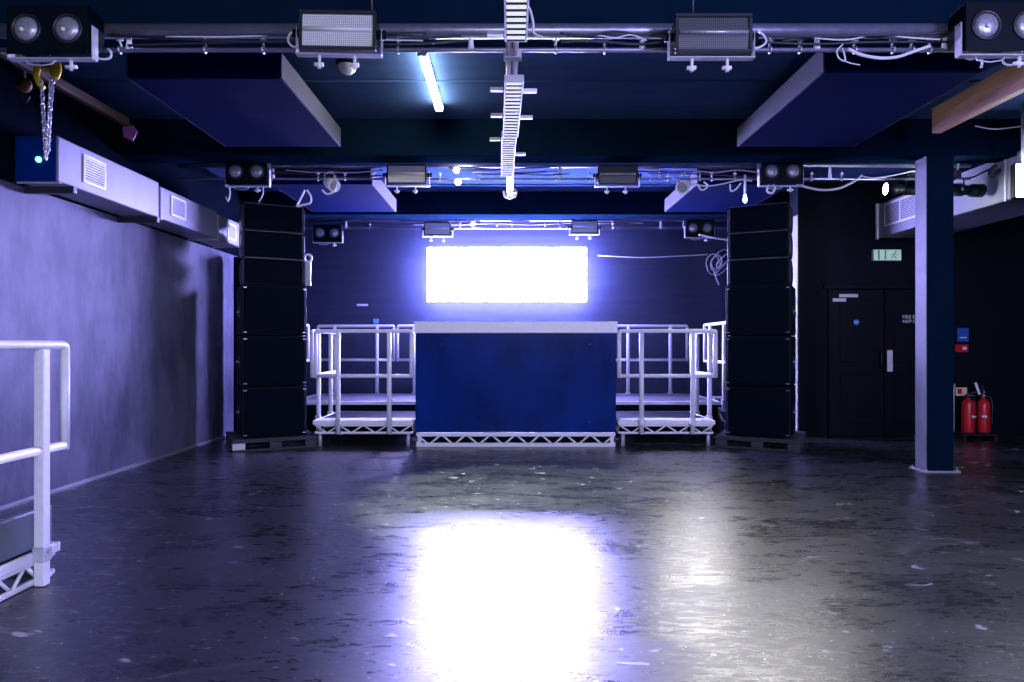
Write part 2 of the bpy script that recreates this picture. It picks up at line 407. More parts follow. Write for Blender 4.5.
bx0, bx1, by0, by1 = -1.155, 1.295, 8.30, 9.05
t = thing('dj_booth', 'wide DJ booth with glossy dark blue front and white top band', 'booth', ((bx0 + bx1) / 2, by0, 0))
hw = (bx1 - bx0) / 2
MB().span((-hw + .01, .012, .178), (hw - .01, .034, 1.388), .003).build('front_panel', 'booth_face', t)
MB().span((-hw - .012, -.006, 1.385), (hw + .012, .045, 1.527), .006).build('top_band', 'white_metal', t)
for s_ in (-1, 1):
    MB().span((s_ * hw - .02 * (s_ > 0), .037, .178), (s_ * hw + .02 * (s_ < 0), by1 - by0, 1.388), .003).build('side_panel', 'booth_face', t)
MB().span((-hw, .046, 1.39), (hw, by1 - by0, 1.43), .004).build('counter_top', 'deck_ply', t)
ch, la = MB(), MB()
truss(ch, la, (-hw + .015, .022), (hw - .015, .022), .0, .175, 8, .024, .012)
truss(ch, la, (-hw + .015, by1 - by0 - .03), (hw - .015, by1 - by0 - .03), .0, .175, 8, .024, .012)
for s_ in (-1, 1):
    truss(ch, la, (s_ * (hw - .03), .05), (s_ * (hw - .03), by1 - by0 - .06), .0, .175, 3, .024, .012)
b_ = ch.build('base_frame', 'white_metal', t); la.build('lattice', 'white_metal', b_)
for s_ in (-1, 1):
    MB().span((s_ * (hw - .055) - .02, .0, .04), (s_ * (hw - .055) + .02, .05, .135), .003).build('corner_block', 'white_metal', b_)
MB().span((-hw + .06, .07, .002), (hw - .06, .085, .176), .002).build('light_stop_board', 'black_paint', t)  # added board stopping screen light from shining through the base lattice
# four bolts holding the front sheet
for i, (px, pz) in enumerate(((-.9, .3), (.9, .3), (-.9, 1.25), (.9, 1.25))):
    MB().tube([(px, .012, pz), (px, .004, pz)], .012, 10).build('bolt', 'dark_steel', t)

# ------------------------------------------------------------------ guard rails
def rail(label, p, length, rz, top=1.09, mid=.545, low=-.16, square=False, group=None, inset=.27):
    """Local x runs along the panel; z = 0 is the deck."""
    t = thing('guard_rail', label, 'railing', p, rz, group)
    R = .024; L_ = length / 2
    MB().tube(smooth_path([(-L_, 0, top - .03), (-L_ + .008, 0, top - .006), (-L_ + .03, 0, top)], 4) + smooth_path([(L_ - .03, 0, top), (L_ - .008, 0, top - .006), (L_, 0, top - .03)], 4), R, 14).build('top_rail', 'white_metal', t)
    MB().tube([(-L_ + .012, 0, mid), (L_ - .012, 0, mid)], R * .95, 14).build('middle_rail', 'white_metal', t)
    for s_ in (-1, 1):
        e = MB().tube([(s_ * L_, 0, mid - R), (s_ * L_, 0, top - .03)], R, 14).build('end_upright', 'white_metal', t)
        x = s_ * (L_ - inset)
        if square: pm = MB().span((x - .026, -.026, low), (x + .026, .026, top - .02), .004)
        else: pm = MB().tube([(x, -.004, low), (x, -.004, top)], .028, 14)
        po = pm.build('post', 'white_metal', t)
        MB().span((x - .033, -.033, -.05), (x + .033, .033, .03), .006).build('sleeve', 'galvanised', po)
        MB().tube([(x, -.032, .0), (x, -.042, 0)], .010, 8).build('bolt', 'steel', po)
    return t
G_r = 'white tube guard rails around the stage decks'
rail('white tube guard rail along the front of the low left deck', (-1.775, 8.285, .32), 1.16, 0, group=G_r)
rail('white tube guard rail along the front of the low right deck', (1.905, 8.285, .32), 1.16, 0, group=G_r)
rail('white guard rail at the back of the raised deck, nearer the left speakers', (-2.48, 11.0, .455), 1.22, 0, low=-.05, group=G_r)
rail('white guard rail at the back of the raised deck, partly behind the booth', (-1.21, 11.0, .455), 1.20, 0, low=-.05, group=G_r)
rail('white guard rail at the back of the raised deck, right of the booth', (2.24, 11.0, .455), 1.22, 0, low=-.05, group=G_r)
rail('white guard rail on the outer side of the low left deck', (-2.425, 8.93, .32), 1.12, PI / 2, group=G_r)
rail('white guard rail on the outer side of the low right deck', (2.52, 8.93, .32), 1.12, PI / 2, group=G_r)
rail('white guard rail beside the raised deck, half hidden by the left speakers', (-3.13, 10.0, .455), 1.2, PI / 2, low=-.1, group=G_r)
rail('white guard rail rising on the outer side of the raised deck by the right speakers', (2.965, 9.80, .455), 1.2, PI / 2, low=-.1, group=G_r)
rail('white tube handrail on the near low deck against the left wall', (-2.412, 2.49, .175), 2.42, PI / 2, top=1.065, mid=.525, low=-.172, square=True, inset=.18)

# steps at the outer ends of the stage
def steps(label, x0, x1):
    t = thing('stage_steps', label, 'steps', ((x0 + x1) / 2, 9.9, 0), 0, 'steps at the ends of the stage')
    hx = (x1 - x0) / 2
    for k, (y, z) in enumerate(((-.36, .16), (-.10, .32), (.16, .47))):
        MB().span((-hx, y, z - .035), (hx, y + .25, z), .004).build('tread', 'galvanised', t)
    for s_ in (-1, 1):
        x = s_ * (hx - .02)
        MB().bar((x, -.36, .02), (x, .36, .43), .03, .04).build('stringer', 'white_metal', t)
        MB().tube([(x, .36, 0), (x, .36, .44)], .018, 10).build('leg', 'galvanised', t)
        MB().tube([(x, -.3, 0), (x, -.3, .13)], .018, 10).build('leg', 'galvanised', t)
    return t
steps('grey treaded stage steps beside the left speaker stack', -3.72, -3.18)
steps('grey treaded stage steps beside the right speaker stack', 3.02, 3.56)

# ------------------------------------------------------------------ speaker stacks
def pallet(label, loc, rz, lit):
    t = thing('pallet', label, 'pallet', loc, rz, 'black pallets under the speaker stacks')
    for k in range(7):
        y = -.45 + k * (.9 - .1) / 6
        MB().span((-.48, y, .117), (.48, y + .10, .139), .003).build('deck_board', 'pallet_wood', t)
    for k in range(3):
        y = -.45 + k * .40
        MB().span((-.48, y, .095), (.48, y + .10, .116), .003).build('stringer_board', 'pallet_wood', t)
        MB().span((-.48, y, 0), (.48, y + .10, .02), .003).build('bottom_board', 'pallet_wood', t)
        for i, x in enumerate((-.48, -.07, .34)):
            b = MB().span((x, y, .021), (x + .14, y + .10, .094), .004).build('block', 'paper' if (lit and k == 0 and i == 0) else 'pallet_wood', t)  # first corner block gets a whitish colour
            if lit and k == 0 and i == 0: b['label'] = 'whitish corner block'
    return t
def sub_proto(label, loc, rz, group):
    t = thing('subwoofer', label, 'speaker', loc, rz, group)
    W, D, H = .37, .36, .605
    MB().span((-W, -D + .025, .004), (W, D, H - .004), .014, 2).build('cabinet', 'speaker_box', t)
    MB().span((-W + .022, -D, .022), (W - .022, -D + .03, H - .022), .008).build('grille', 'speaker_grille', t)
    for s_ in (-1, 1):
        hb = MB().span((s_ * W - .004, -.10, .22), (s_ * W + .006, .10, .36), .004).build('handle', 'dark_steel', t)
        MB().tube([(s_ * (W + .004), -.07, .29), (s_ * (W + .022), -.05, .29), (s_ * (W + .022), .05, .29), (s_ * (W + .004), .07, .29)], .011, 8).build('grip', 'galvanised', hb)
        for z in (.035, H - .045):
            MB().span((s_ * (W - .034) - .02, -D - .007, z), (s_ * (W - .034) + .02, -D + .02, z + .009), .002).build('latch', 'steel', t)
    for sx in (-1, 1):
        for sy in (-1, 1):
            MB().tube([(sx * .3, sy * .28, .0), (sx * .3, sy * .28, .006)], .022, 10).build('foot', 'cable_black', t)
    return t
def top_proto(label, loc, rz, group):
    t = thing('line_array_speaker', label, 'speaker', loc, rz, group)
    W, H = .345, .322
    prof = [(-.30, .006), (.05, .006), (.16, .018), (.25, .085), (.25, H - .085), (.16, H - .018), (.05, H - .006), (-.30, H - .006)]
    MB().prism(prof, 'x', -W, W).build('cabinet', 'speaker_box', t)
    MB().span((-W + .015, -.325, .016), (W - .015, -.298, H - .016), .008).build('grille', 'speaker_grille', t)
    for s_ in (-1, 1):
        MB().prism([(-.28, .02), (.03, .02), (.20, .09), (.20, H - .09), (.03, H - .02), (-.28, H - .02)], 'x', s_ * W - .006 * (s_ < 0), s_ * W + .006 * (s_ > 0)).build('side_plate', 'dark_steel', t)
        MB().span((s_ * (W + .006), -.25, .03), (s_ * (W + .018), -.20, H - .03), .003).build('rigging_bar', 'dark_steel', t)
    MB().span((-W + .01, -.29, H - .0055), (W - .01, .03, H - .0005), .002).build('top_edge', 'galvanised', t)
    return t
subs = tops = None
for side, (cx, cy, rz) in (('left', (-2.98, 8.50, math.radians(27))), ('right', (3.13, 8.50, math.radians(-27)))):
    pallet('low black pallet under the %s speaker stack%s' % (side, ', with a whitish corner block' if side == 'left' else ''), (cx, cy, 0), rz, side == 'left')
    fx, fy = math.sin(rz) * .04, -math.cos(rz) * .04
    for k, w_ in enumerate(('bottom', 'middle', 'topmost')):
        lb = '%s of the three big black subwoofers in the %s speaker stack' % (w_, side)
        loc = (cx + fx, cy + fy, .1405 + k * .6055); g = 'subwoofers in the %s stack' % side
        if subs is None: subs = sub_proto(lb, loc, rz, g)
        else: dup(subs, loc, rz, lb, g)
    for k, w_ in enumerate(('lowest', 'middle', 'topmost')):
        lb = '%s of the three tapered black speakers crowning the %s stack' % (w_, side)
        loc = (cx + fx, cy + fy, .1405 + 3 * .6055 + .001 + k * .3225); g = 'tapered speakers on the %s stack' % side
        if tops is None: tops = top_proto(lb, loc, rz, g)
        else: dup(tops, loc, rz, lb, g)
tag(MB().span((-3.70, 9.14, 0), (-2.83, 9.17, 2.42), .004).span((-3.67, 9.1695, .05), (-3.63, 9.22, 2.37), .003).span((-2.92, 9.1695, .05), (-2.88, 9.22, 2.37), .003).build('light_block_flat', 'black_paint'),  # added flat that keeps screen light off the wall beside the stack
    'added narrow black light-blocking flat between the left wall and the left speakers', 'flat')
# pale rigging bracket at the inner edge of the left stack
t = thing('rigging_bracket', 'pale upright rigging bracket with a ring at the edge of the left speaker stack', 'bracket', (0, 0, 0))
p = at(308, 272, 8.42)
MB().span((p.x - .03, p.y - .012, p.z - .17), (p.x + .035, p.y + .012, p.z + .13), .004).build('plate', 'galvanised', t)
MB().tube([(p.x + .045 * math.cos(a), p.y, p.z + .17 + .045 * math.sin(a)) for a in [2 * PI * k / 16 for k in range(16)]], .016, 8, closed=True).build('ring', 'white_plastic', t)

# ------------------------------------------------------------------ lighting bars and what hangs from them
def lighting_bar(label, Y, x0, x1, zu, ru, zl, rl, rungs, clamps):
    t = thing('lighting_bar', label, 'lighting bar', (0, Y, 0), 0, 'ladder lighting bars across the room')
    MB().tube([(x0, 0, zu), (x1, 0, zu)], ru, 18).build('upper_tube', 'bar_tube', t)
    MB().tube([(x0, 0, zl), (x1, 0, zl)], rl, 12).build('lower_tube', 'bar_tube', t)
    for x in rungs:
        MB().tube([(x, 0, zl), (x, 0, zl + (zu - zl) * .5), (x, 0, zu - ru * .5)], [rl * 1.6, rl * 1.1, rl * 1.0], 10).build('rung', 'white_metal', t)
    for x in (x0 + .3, (x0 + x1) / 2 - .9, (x0 + x1) / 2 + .9, x1 - .3):
        MB().tube([(x, 0, zu + ru * .6), (x, 0, ZC - .016)], .008, 8).build('drop_rod', 'dark_steel', t)
    return t
BA = dict(Y=3.83, zu=3.0, zl=2.894); BB = dict(Y=7.2, zu=3.135, zl=2.99); BC = dict(Y=10.6, zu=3.18, zl=3.055)
rx = lambda x, Y: (x - 510) * Y / F
lighting_bar('nearest ladder lighting bar across the ceiling, thick upper tube', BA['Y'], -3.75, 4.0, BA['zu'], .040, BA['zl'], .012,
             [rx(x, 3.83) for x in (129, 471, 642, 817, 945)], 0)
lighting_bar('middle ladder lighting bar crossing behind the second beam', BB['Y'], -3.5, 4.85, BB['zu'], .026, BB['zl'], .012,
             [rx(x, 7.2) for x in (273, 372, 560, 660, 830)], 0)
lighting_bar('farthest ladder lighting bar, above the glowing screen', BC['Y'], -3.3, 3.5, BC['zu'], .024, BC['zl'], .016,
             [rx(x, 10.6) for x in (346, 460, 560, 613, 661, 684)], 0)

def strobe_proto(label, loc, lensmat):
    """Origin at lens centre; faces -Y."""
    t = thing('strobe_light', label, 'strobe light', loc, 0, 'strobe panels on the lighting bars')
    MB().prism([(.0, -.098), (.13, -.03), (.13, .07), (.0, .098)], 'x', -.195, .195).build('housing', 'fixture_black', t)
    f = MB()
    for s_ in (-1, 1):
        f.span((-.205, -.03, s_ * .095 - .010), (.205, .0, s_ * .095 + .010), .003)
        f.span((s_ * .196 - .009, -.03, -.084), (s_ * .196 + .009, 0, .084), .003)
    f.build('frame', 'dark_steel', t)
    ln = MB().prism([(-.016, -.085), (-.022, -.02), (-.022, .02), (-.016, .085), (-.001, .085), (-.001, -.085)], 'x', -.187, .187).build('lens', lensmat, t)
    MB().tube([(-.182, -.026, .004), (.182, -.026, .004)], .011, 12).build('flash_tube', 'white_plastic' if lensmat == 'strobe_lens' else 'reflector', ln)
    for s_ in (-1, 1):
        MB().span((s_ * .228 - .003, .005, -.112), (s_ * .228 + .003, .05, .03), .003).build('yoke_arm', 'galvanised', t)
        k = MB().tube([(s_ * .197, .03, .0), (s_ * .250, .03, .0)], .024, 14).build('tilt_knob', 'fixture_black', t)
    MB().span((-.232, .0, -.119), (.232, .05, -.111), .003).build('yoke_bar', 'galvanised', t)
    for x in (-.105, .085):
        MB().tube([(x, .02, -.118), (x, .02, -.165)], .008, 10).tube([(x - .026, .02, -.168), (x + .022, .02, -.168)], .011, 10).tube([(x, .02, -.165), (x, .02, -.188)], .011, 8).build('clamp_bolt', 'white_metal', t)
    return t
s1 = strobe_proto('pale gridded strobe panel on the near lighting bar, left of the centre battens', at(338.5, 32, 3.655), 'strobe_lens')
s1.rotation_euler = (0, math.radians(1), 0)
s2 = strobe_proto('dark gridded strobe panel on the near lighting bar, right of the centre battens', at(712.5, 35, 3.655), 'strobe_lens_shaded')
s3 = dup(s1, at(407, 174.5, 7.02), 0, 'pale strobe panel on the middle lighting bar beside two lit bulbs')
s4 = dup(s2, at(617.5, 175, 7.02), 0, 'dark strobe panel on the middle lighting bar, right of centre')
s5 = dup(s1, at(437.5, 229, 10.42), 0, 'small far strobe panel above the left end of the screen')
s6 = dup(s1, at(584.5, 227, 10.42), 0, 'small far strobe panel above the right end of the screen')

def blinder_proto(label, loc):
    t = thing('blinder_light', label, 'stage light', loc, 0, 'two-lamp blinders on the lighting bars')
    hb = MB().prism([(-.02, -.135), (.13, -.06), (.13, .09), (.11, .12), (-.02, .125)], 'x', -.215, .215)
    hb.build('housing', 'fixture_black', t)
    for s_ in (-1, 1):
        rim = MB().tube([(s_ * .11 + .073 * math.cos(a), -.022, .0 + .073 * math.sin(a)) for a in [2 * PI * k / 28 for k in range(28)]], .009, 8, closed=True).build('rim', 'dark_steel', t)
        mt = Matrix.Translation((s_ * .11, -.021, 0)) @ Matrix.Rotation(PI / 2, 4, 'X')
        lp = MB().lathe([(.063, .0), (.060, .008), (.045, .017), (.02, .022), (0, .023)], mt, 28).build('lamp', 'reflector', t)
        MB().ball((s_ * .11 - .008, -.046, -.014), .012, u=10, v=8).build('filament_cap', 'white_plastic', lp)
        MB().span((s_ * .226 - .004, .0, -.145), (s_ * .226 + .004, .055, .03), .003).build('yoke_arm', 'galvanised', t)
    MB().span((-.23, .0, -.150), (.23, .05, -.141), .003).build('yoke_bar', 'galvanised', t)
    MB().tube([(.10, .025, -.15), (.10, .025, -.205)], .009, 10).tube([(.07, .025, -.185), (.13, .025, -.185)], .010, 10).build('clamp_bolt', 'white_metal', t)
    MB().tube([(-.14, .02, -.15), (-.13, .02, -.17), (-.06, .02, -.18), (.0, .02, -.17), (.02, .02, -.15)], .004, 8).build('safety_loop', 'galvanised', t)
    return t
b1 = blinder_proto('two-lamp black blinder at the left end of the near lighting bar', at(49.5, 30.5, 3.655))
dup(b1, at(1004, 27, 3.655), 0, 'two-lamp black blinder cut by the frame at the right end of the near bar')
dup(b1, at(247, 172, 7.05), 0, 'two-lamp blinder above the left speaker stack on the middle bar')
dup(b1, at(781.5, 171.5, 7.05), 0, 'two-lamp blinder above the right speaker stack on the middle bar')
dup(b1, at(327.5, 233, 10.45), 0, 'far two-lamp blinder beside the left speaker stack')
dup(b1, at(700, 228, 10.45), 0, 'far two-lamp blinder beside the right speaker stack')

# centre rail with louvred battens
t = thing('centre_rail', 'pink-lit twin pipe running away under the bars along the centre line', 'pipe', (0.02, 0, 0))
for s_ in (-1, 1):
    MB().tube([(s_ * .019, 1.2, 2.862), (s_ * .019 - .02, 7.36, 2.862)], .016, 12).build('pipe', 'pink_lit_tube', t)
for y in (3.83, 7.2):
    MB().span((-.055, y - .03, 2.84), (.045, y + .03, 2.882), .004).build('clamp', 'galvanised', t)
hk = MB().tube([(-.09, 7.36, 2.90), (-.075, 7.36, 2.845), (-.02, 7.36, 2.82), (.035, 7.36, 2.845), (.05, 7.36, 2.90)], .014, 10).build('end_hook', 'white_metal', t)
def batten(label, x, y0, y1, skew, ticks):
    t = thing('light_batten', label, 'light fitting', (x, y0, 2.80), skew, 'ribbed white battens on the centre rail')
    Lh = y1 - y0
    MB().span((-.053, 0, .012), (.053, Lh, .042), .004).build('housing', 'dark_steel', t)
    for s_ in (-1, 1):
        MB().span((s_ * .0535 - .004, 0, -.006), (s_ * .0535 + .004, Lh, .03), .002).build('side_rail', 'galvanised', t)
    n = int(Lh / .062)
    prof = []
    for k in range(n):
        a = k * Lh / n; b = (k + 1) * Lh / n; c = b - .012
        prof += [(a, .001), ((a + c) / 2, -.003), (c, .001), (c + .001, -.007), (b - .001, -.007)]
    prof += [(Lh, .012), (0, .012)]
    o = MB().prism(prof, 'x', -.046, .046).build('diffuser', 'white_light_lens', t)
    o.data.materials.append(M['fixture_black'])
    for f in o.data.polygons:
        if len(f.vertices) == 4 and f.center.z < -.0024: f.material_index = 1
    for yy in (-.006, Lh):
        MB().span((-.058, yy, -.006), (.058, yy + .006, .042), .002).build('end_cap', 'galvanised', t)
    for s_, yy in ticks:
        MB().span((s_ * .06 - .003, yy - .02, .0), (s_ * (.06 + .085), yy + .02, .02), .003).build('bracket', 'white_metal', t)
    return t
batten('nearest ribbed white batten hanging over the centre of the near bar', .03, 1.55, 3.50, 0, [(-1, 1.9)])
batten('middle ribbed white batten with side brackets, between near and middle bars', .025, 4.05, 5.10, math.radians(1.2), [(-1, .15), (-1, .62), (1, .17), (1, .66)])
batten('farthest ribbed white batten, ending just before the middle bar', -.008, 5.115, 6.30, math.radians(.9), [(-1, .1), (1, .5)])

# par cans hooked on the middle bar
def par_proto(label, loc, rz, m='white_metal'):
    t = thing('par_light', label, 'stage light', loc, rz, 'small par cans on the middle bar')
    mt = Matrix.Rotation(math.radians(115), 4, 'X')
    MB().lathe([(.0, -.09), (.045, -.085), (.06, -.03), (.066, .08), (.060, .08), (.055, .02)], mt, 20).build('can', m, t)
    MB().lathe([(.056, .05), (.03, .06), (0, .062)], mt, 20).build('lens', 'reflector', t)
    MB().tube([(-.075, 0, 0), (-.075, 0, .09), (0, 0, .12), (.075, 0, .09), (.075, 0, 0)], .006, 8).build('yoke', 'galvanised', t)
    MB().span((-.02, -.02, .115), (.02, .02, .15), .004).build('clamp', 'galvanised', t)
    return t
p1 = par_proto('small pale par can under the middle bar, near the left speaker stack', at(331, 184, 7.18), .8)
dup(p1, at(684, 186, 7.18), -.6, 'small pale par can under the middle bar, near the right speaker stack')

# hook clamps along the bars
def clamp_proto(label, group):
    t = thing('hook_clamp', label, 'clamp', (0, 0, 0), 0, group)
    MB().tube([(0, -.014, .012), (0, -.017, -.005), (0, -.006, -.017), (0, .012, -.013), (0, .017, .004), (0, .014, .028)], .0065, 8).build('hanging_hook', 'steel', t)
    MB().tube([(0, .014, .028), (0, .0, .045), (0, .0, .075)], .006, 8).tube([(-.018, 0, .055), (.018, 0, .055)], .005, 8).build('wing_bolt', 'white_metal', t)
    return t
cl = None
for lab, B, xs in (('near', BA, (120, 205, 263, 398, 556, 605, 770, 800, 855, 893, 912, 930)), ('middle', BB, (256, 318, 345, 440, 480, 556, 590, 650, 668, 700, 712, 735, 812, 842)),
                   ('far', BC, (346, 370, 460, 497, 512, 545, 613, 661, 684))):
    for x in xs:
        loc = (rx(x, B['Y']), B['Y'] , B['zl'] + .0)
        lb = 'small silver hook clamp on the %s lighting bar' % lab; g = 'hook clamps on the %s lighting bar' % lab
        if cl is None: cl = clamp_proto(lb, g); cl.location = loc
        else: dup(cl, loc, 0, lb, g)

# cables laced along the bars
def lace(B, x0, x1, n, r, m, label, group, zmin, zmax, dy=-.03):
    for k in range(n):
        a = x0 + (x1 - x0) * random.random() * .25; b = x1 - (x1 - x0) * random.random() * .25
        z = zmin + (zmax - zmin) * (k + .5) / n
        pts = []
        m_ = max(4, int((b - a) / .35))
        for i in range(m_ + 1):
            pts.append((a + (b - a) * i / m_, B['Y'] + dy - .012 * k + random.uniform(-.008, .008), z + random.uniform(-.018, .018)))
        cable(pts, r, m, label, group)
for lab, B, x0, x1 in (('near', BA, -2.3, -.15), ('near', BA, .2, 1.0), ('near', BA, 1.35, 2.6), ('middle', BB, -2.9, -1.0), ('middle', BB, -.7, .8), ('middle', BB, 1.3, 3.0), ('far', BC, -2.6, 2.6)):
    lace(B, x0, x1, 3, .007, 'cable_black', 'thin black cable laced between the tubes of the %s bar' % lab, 'black cables laced on the %s bar' % lab, B['zl'] + .02, B['zu'] - .03)
    lace(B, x0 + .2, x1 - .2, 1, .004, 'cable_white', 'thin pale cable laced between the tubes of the %s bar' % lab, 'pale cables laced on the %s bar' % lab, B['zl'] + .03, B['zu'] - .05, -.06)
def pxcable(pts, Y, r, m, label, group=None):
    return cable([at(x, y, Y + (k % 2) * .01) for k, (x, y) in enumerate(pts)], r, m, label, group)
pxcable([(848, 49), (862, 55), (880, 58), (897, 57), (912, 52), (930, 46)], 3.76, .0085, 'cable_white', 'white cable sagging below the near bar toward the right blinder')
pxcable([(843, 44), (837, 51), (839, 58), (845, 61), (844, 53), (842, 48)], 3.78, .004, 'cable_white', 'thin white cable loop dangling from the near bar left of the sagging cable')
pxcable([(843, 60), (850, 63), (860, 65)], 3.78, .003, 'cable_white', 'short loose pale cable end by the dangling loop')
pxcable([(90, 44), (93, 55), (101, 59), (110, 58), (111, 52), (108, 49)], 3.72, .006, 'cable_white', 'pale cable hooked beside the left near blinder')
pxcable([(299, 30), (291, 33), (288, 40), (292, 46), (302, 49)], 3.74, .006, 'cable_white', 'pale cable looping beside the pale near strobe')
pxcable([(757, 30), (764, 36), (766, 42), (760, 47), (750, 49)], 3.74, .006, 'cable_white', 'pale cable looping beside the dark near strobe')
pxcable([(958, 52), (966, 58), (973, 59), (978, 55), (982, 61), (981, 68)], 3.74, .006, 'cable_white', 'pale cable squiggle under the right near blinder')
pxcable([(1003, 55), (1004, 63), (1012, 65), (1020, 60), (1030, 56)], 3.74, .006, 'cable_white', 'pale cable bundle under the right near blinder at the frame edge')
pxcable([(524, 0), (530, 10), (533, 22), (534, 33), (543, 38)], 3.62, .007, 'cable_white', 'pale cable dropping beside the nearest centre batten')
pxcable([(797, 184), (806, 187), (822, 190), (840, 188), (856, 180), (862, 175)], 7.1, .012, 'cable_white', 'pale cable sagging right of the blinder above the right stack')
pxcable([(862, 176), (872, 178), (890, 176), (908, 172), (920, 170)], 7.1, .008, 'cable_white', 'pale cable running from the sagging cable to the pillar')
pxcable([(769, 184), (767, 191), (772, 193), (775, 188), (773, 184)], 7.1, .012, 'cable_white', 'small pale cable loop under the blinder above the right stack')
pxcable([(305, 190), (300, 200), (297, 206), (303, 205), (310, 203), (311, 197), (307, 190)], 7.1, .010, 'cable_white', 'white triangular cable loop dangling above the left stack')
pxcable([(229, 185), (230, 193), (228, 201), (226, 197)], 7.1, .008, 'cable_white', 'short pale cable hanging under the left blinder, nearer the duct')
pxcable([(263, 186), (263, 194), (259, 202)], 7.1, .007, 'cable_white', 'short pale cable hanging under the left blinder, nearer the screen')
pxcable([(322, 190), (327, 194), (334, 191), (337, 182), (334, 176)], 7.12, .010, 'cable_white', 'pale cable curl around the left par can')
pxcable([(672, 178), (690, 183), (706, 186), (722, 184), (740, 180), (752, 181)], 7.08, .007, 'cable_white', 'pale cable swag on the middle bar near the hanging lamp')
pxcable([(697, 184), (702, 190), (708, 186), (704, 182)], 7.08, .008, 'cable_white', 'pale cable curl on the middle bar right of the par can')
pxcable([(730, 184), (731, 191), (736, 189), (741, 183)], 7.08, .008, 'cable_white', 'pale cable curl on the middle bar beside the hanging lamp')
pxcable([(612, 171), (625, 172), (640, 169), (660, 170)], 7.08, .008, 'cable_white', 'pale cable tail leaving the dark strobe on the middle bar')
pxcable([(598, 255.5), (640, 257.5), (680, 256), (708, 254.5)], 11.2, .008, 'cable_white', 'thin grey cable strung along the back wall right of the screen')
pxcable([(699, 235), (706, 236), (716, 238), (728, 240)], 10.3, .014, 'cable_white', 'thick pale cable from the far right blinder to the speaker stack')
for k in range(5):
    c0 = at(713 + 3.2 * k, 263 + random.uniform(-3, 3), 11.15); rr = .10 + random.random() * .09
    ph = random.random() * 6; pts = []
    for i in range(14):
        a = ph + 2 * PI * i / 12 * (1 if k % 2 else -1)
        pts.append((c0.x + rr * math.cos(a) * (.7 + .1 * k), c0.y + .02 * math.sin(3 * a) - .012 * k, c0.z + rr * 1.05 * math.sin(a + .3 * k)))
    cable(pts, .011, 'cable_white' if k % 2 else 'galvanised', 'loop of grey cable tangled on the back wall by the right stack', 'tangled cable loops by the right stack')
pxcable([(713, 268), (716, 278), (719, 285)], 11.12, .010, 'cable_white', 'loose cable tail hanging below the tangled loops')
cable([(1.45, 8.6, .012), (1.7, 8.45, .012), (2.0, 8.55, .012), (2.3, 8.42, .012), (2.6, 8.5, .012)], .010, 'cable_black', 'black cable lying on the floor under the low right deck')

# lamp tip on a cord
t = thing('hanging_lamp', 'small lit lamp hanging on a pale cord above the right speaker stack', 'lamp', at(745, 178, 7.12))
MB().tube([(0, 0, .03), (0, 0, -.18)], .011, 10).build('cord', 'cable_white', t)
MB().lathe([(.010, -.18), (.015, -.2), (.019, -.225), (.015, -.25), (0, -.26)], None, 16).build('bulb', 'hang_lit', t)

# bare bulbs
def bulb_proto(label, loc):
    t = thing('bare_bulb', label, 'lamp', loc, 0, 'bare lit bulbs on the lighting bars')
    MB().ball((0, 0, 0), .030).build('bulb', 'bulb_lit', t)
    MB().tube([(0, .025, .005), (0, .09, .02)], .018, 12).build('socket', 'fixture_black', t)
    return t
q = bulb_proto('upper of two bare lit bulbs beside the pale strobe on the middle bar', at(456.5, 170, 7.08))
dup(q, at(458, 182, 7.08), 0, 'lower of two bare lit bulbs beside the pale strobe on the middle bar')
dup(q, at(473, 224, 10.48), 0, 'bare lit bulb on the far bar above the screen')

# ceiling strip light and dome
a, b = at(425, 50, 5.06), at(437, 106, 6.22)
t = thing('strip_light', 'lit white fluorescent strip light under the ceiling left of centre', 'ceiling light', ((a.x + b.x) / 2, (a.y + b.y) / 2, 3.40))
MB().span((-.03, -.62, .022), (.03, .62, .035), .004).build('housing', 'white_plastic', t)
MB().tube([(0, -.59, .005), (0, .59, .005)], .032, 14).build('tube', 'tube_lit', t)
MB().span((-.025, -.3, .0345), (.025, .3, .05), .002).build('mounting_plate', 'white_plastic', t)
for s_ in (-1, 1): MB().span((-.036, s_ * .60 - .012, -.028), (.036, s_ * .60 + .012, .036), .004).build('end_cap', 'white_plastic', t)
p = at(349, 70, 5.3)
t = thing('dome_light', 'unlit pale dome fitting on the ceiling under the pale strobe', 'ceiling light', (p.x, 5.25, ZC - .015))
MB().lathe([(.0, -.115), (.035, -.108), (.06, -.085), (.072, -.055), (.074, -.05)], None, 24).build('dome', 'white_plastic', t)
MB().lathe([(.0, -.048), (.085, -.048), (.088, -.02), (.07, .016), (0, .016)], None, 24).build('mounting_base', 'fixture_black', t)

# ------------------------------------------------------------------ acoustic panels
def raft(label, x0, x1, y0, y1, zb, th=.175):
    t = thing('acoustic_panel', label, 'acoustic panel', ((x0 + x1) / 2, (y0 + y1) / 2, zb), 0, 'dark acoustic panels hung under the ceiling')
    hx, hy = (x1 - x0) / 2, (y1 - y0) / 2
    MB().span((-hx + .013, -hy + .013, -.002), (hx - .013, hy - .013, th - .01), .004).build('panel', 'fabric', t)
    for s_ in (-1, 1):
        MB().span((s_ * hx, -hy, 0), (s_ * (hx - .012), hy, th), .003).build('side_edge', 'panel_edge', t)
        MB().span((-hx + .0125, s_ * hy, 0), (hx - .0125, s_ * (hy - .012), th), .003).build('end_edge', 'fabric', t)
    for sx in (-1, 1):
        for sy in (-1, 1):
            MB().tube([(sx * (hx - .2), sy * (hy - .25), th - .005), (sx * (hx - .2), sy * (hy - .25), ZC - zb)], .004, 6).build('hanger', 'dark_steel', t)
    return t
raft('large dark hanging panel between near and second beams, left of centre', -2.66, -1.58, 4.73, 6.38, 3.09)
raft('large dark hanging panel between near and second beams, right of centre', 2.12, 3.21, 4.62, 6.38, 3.09)
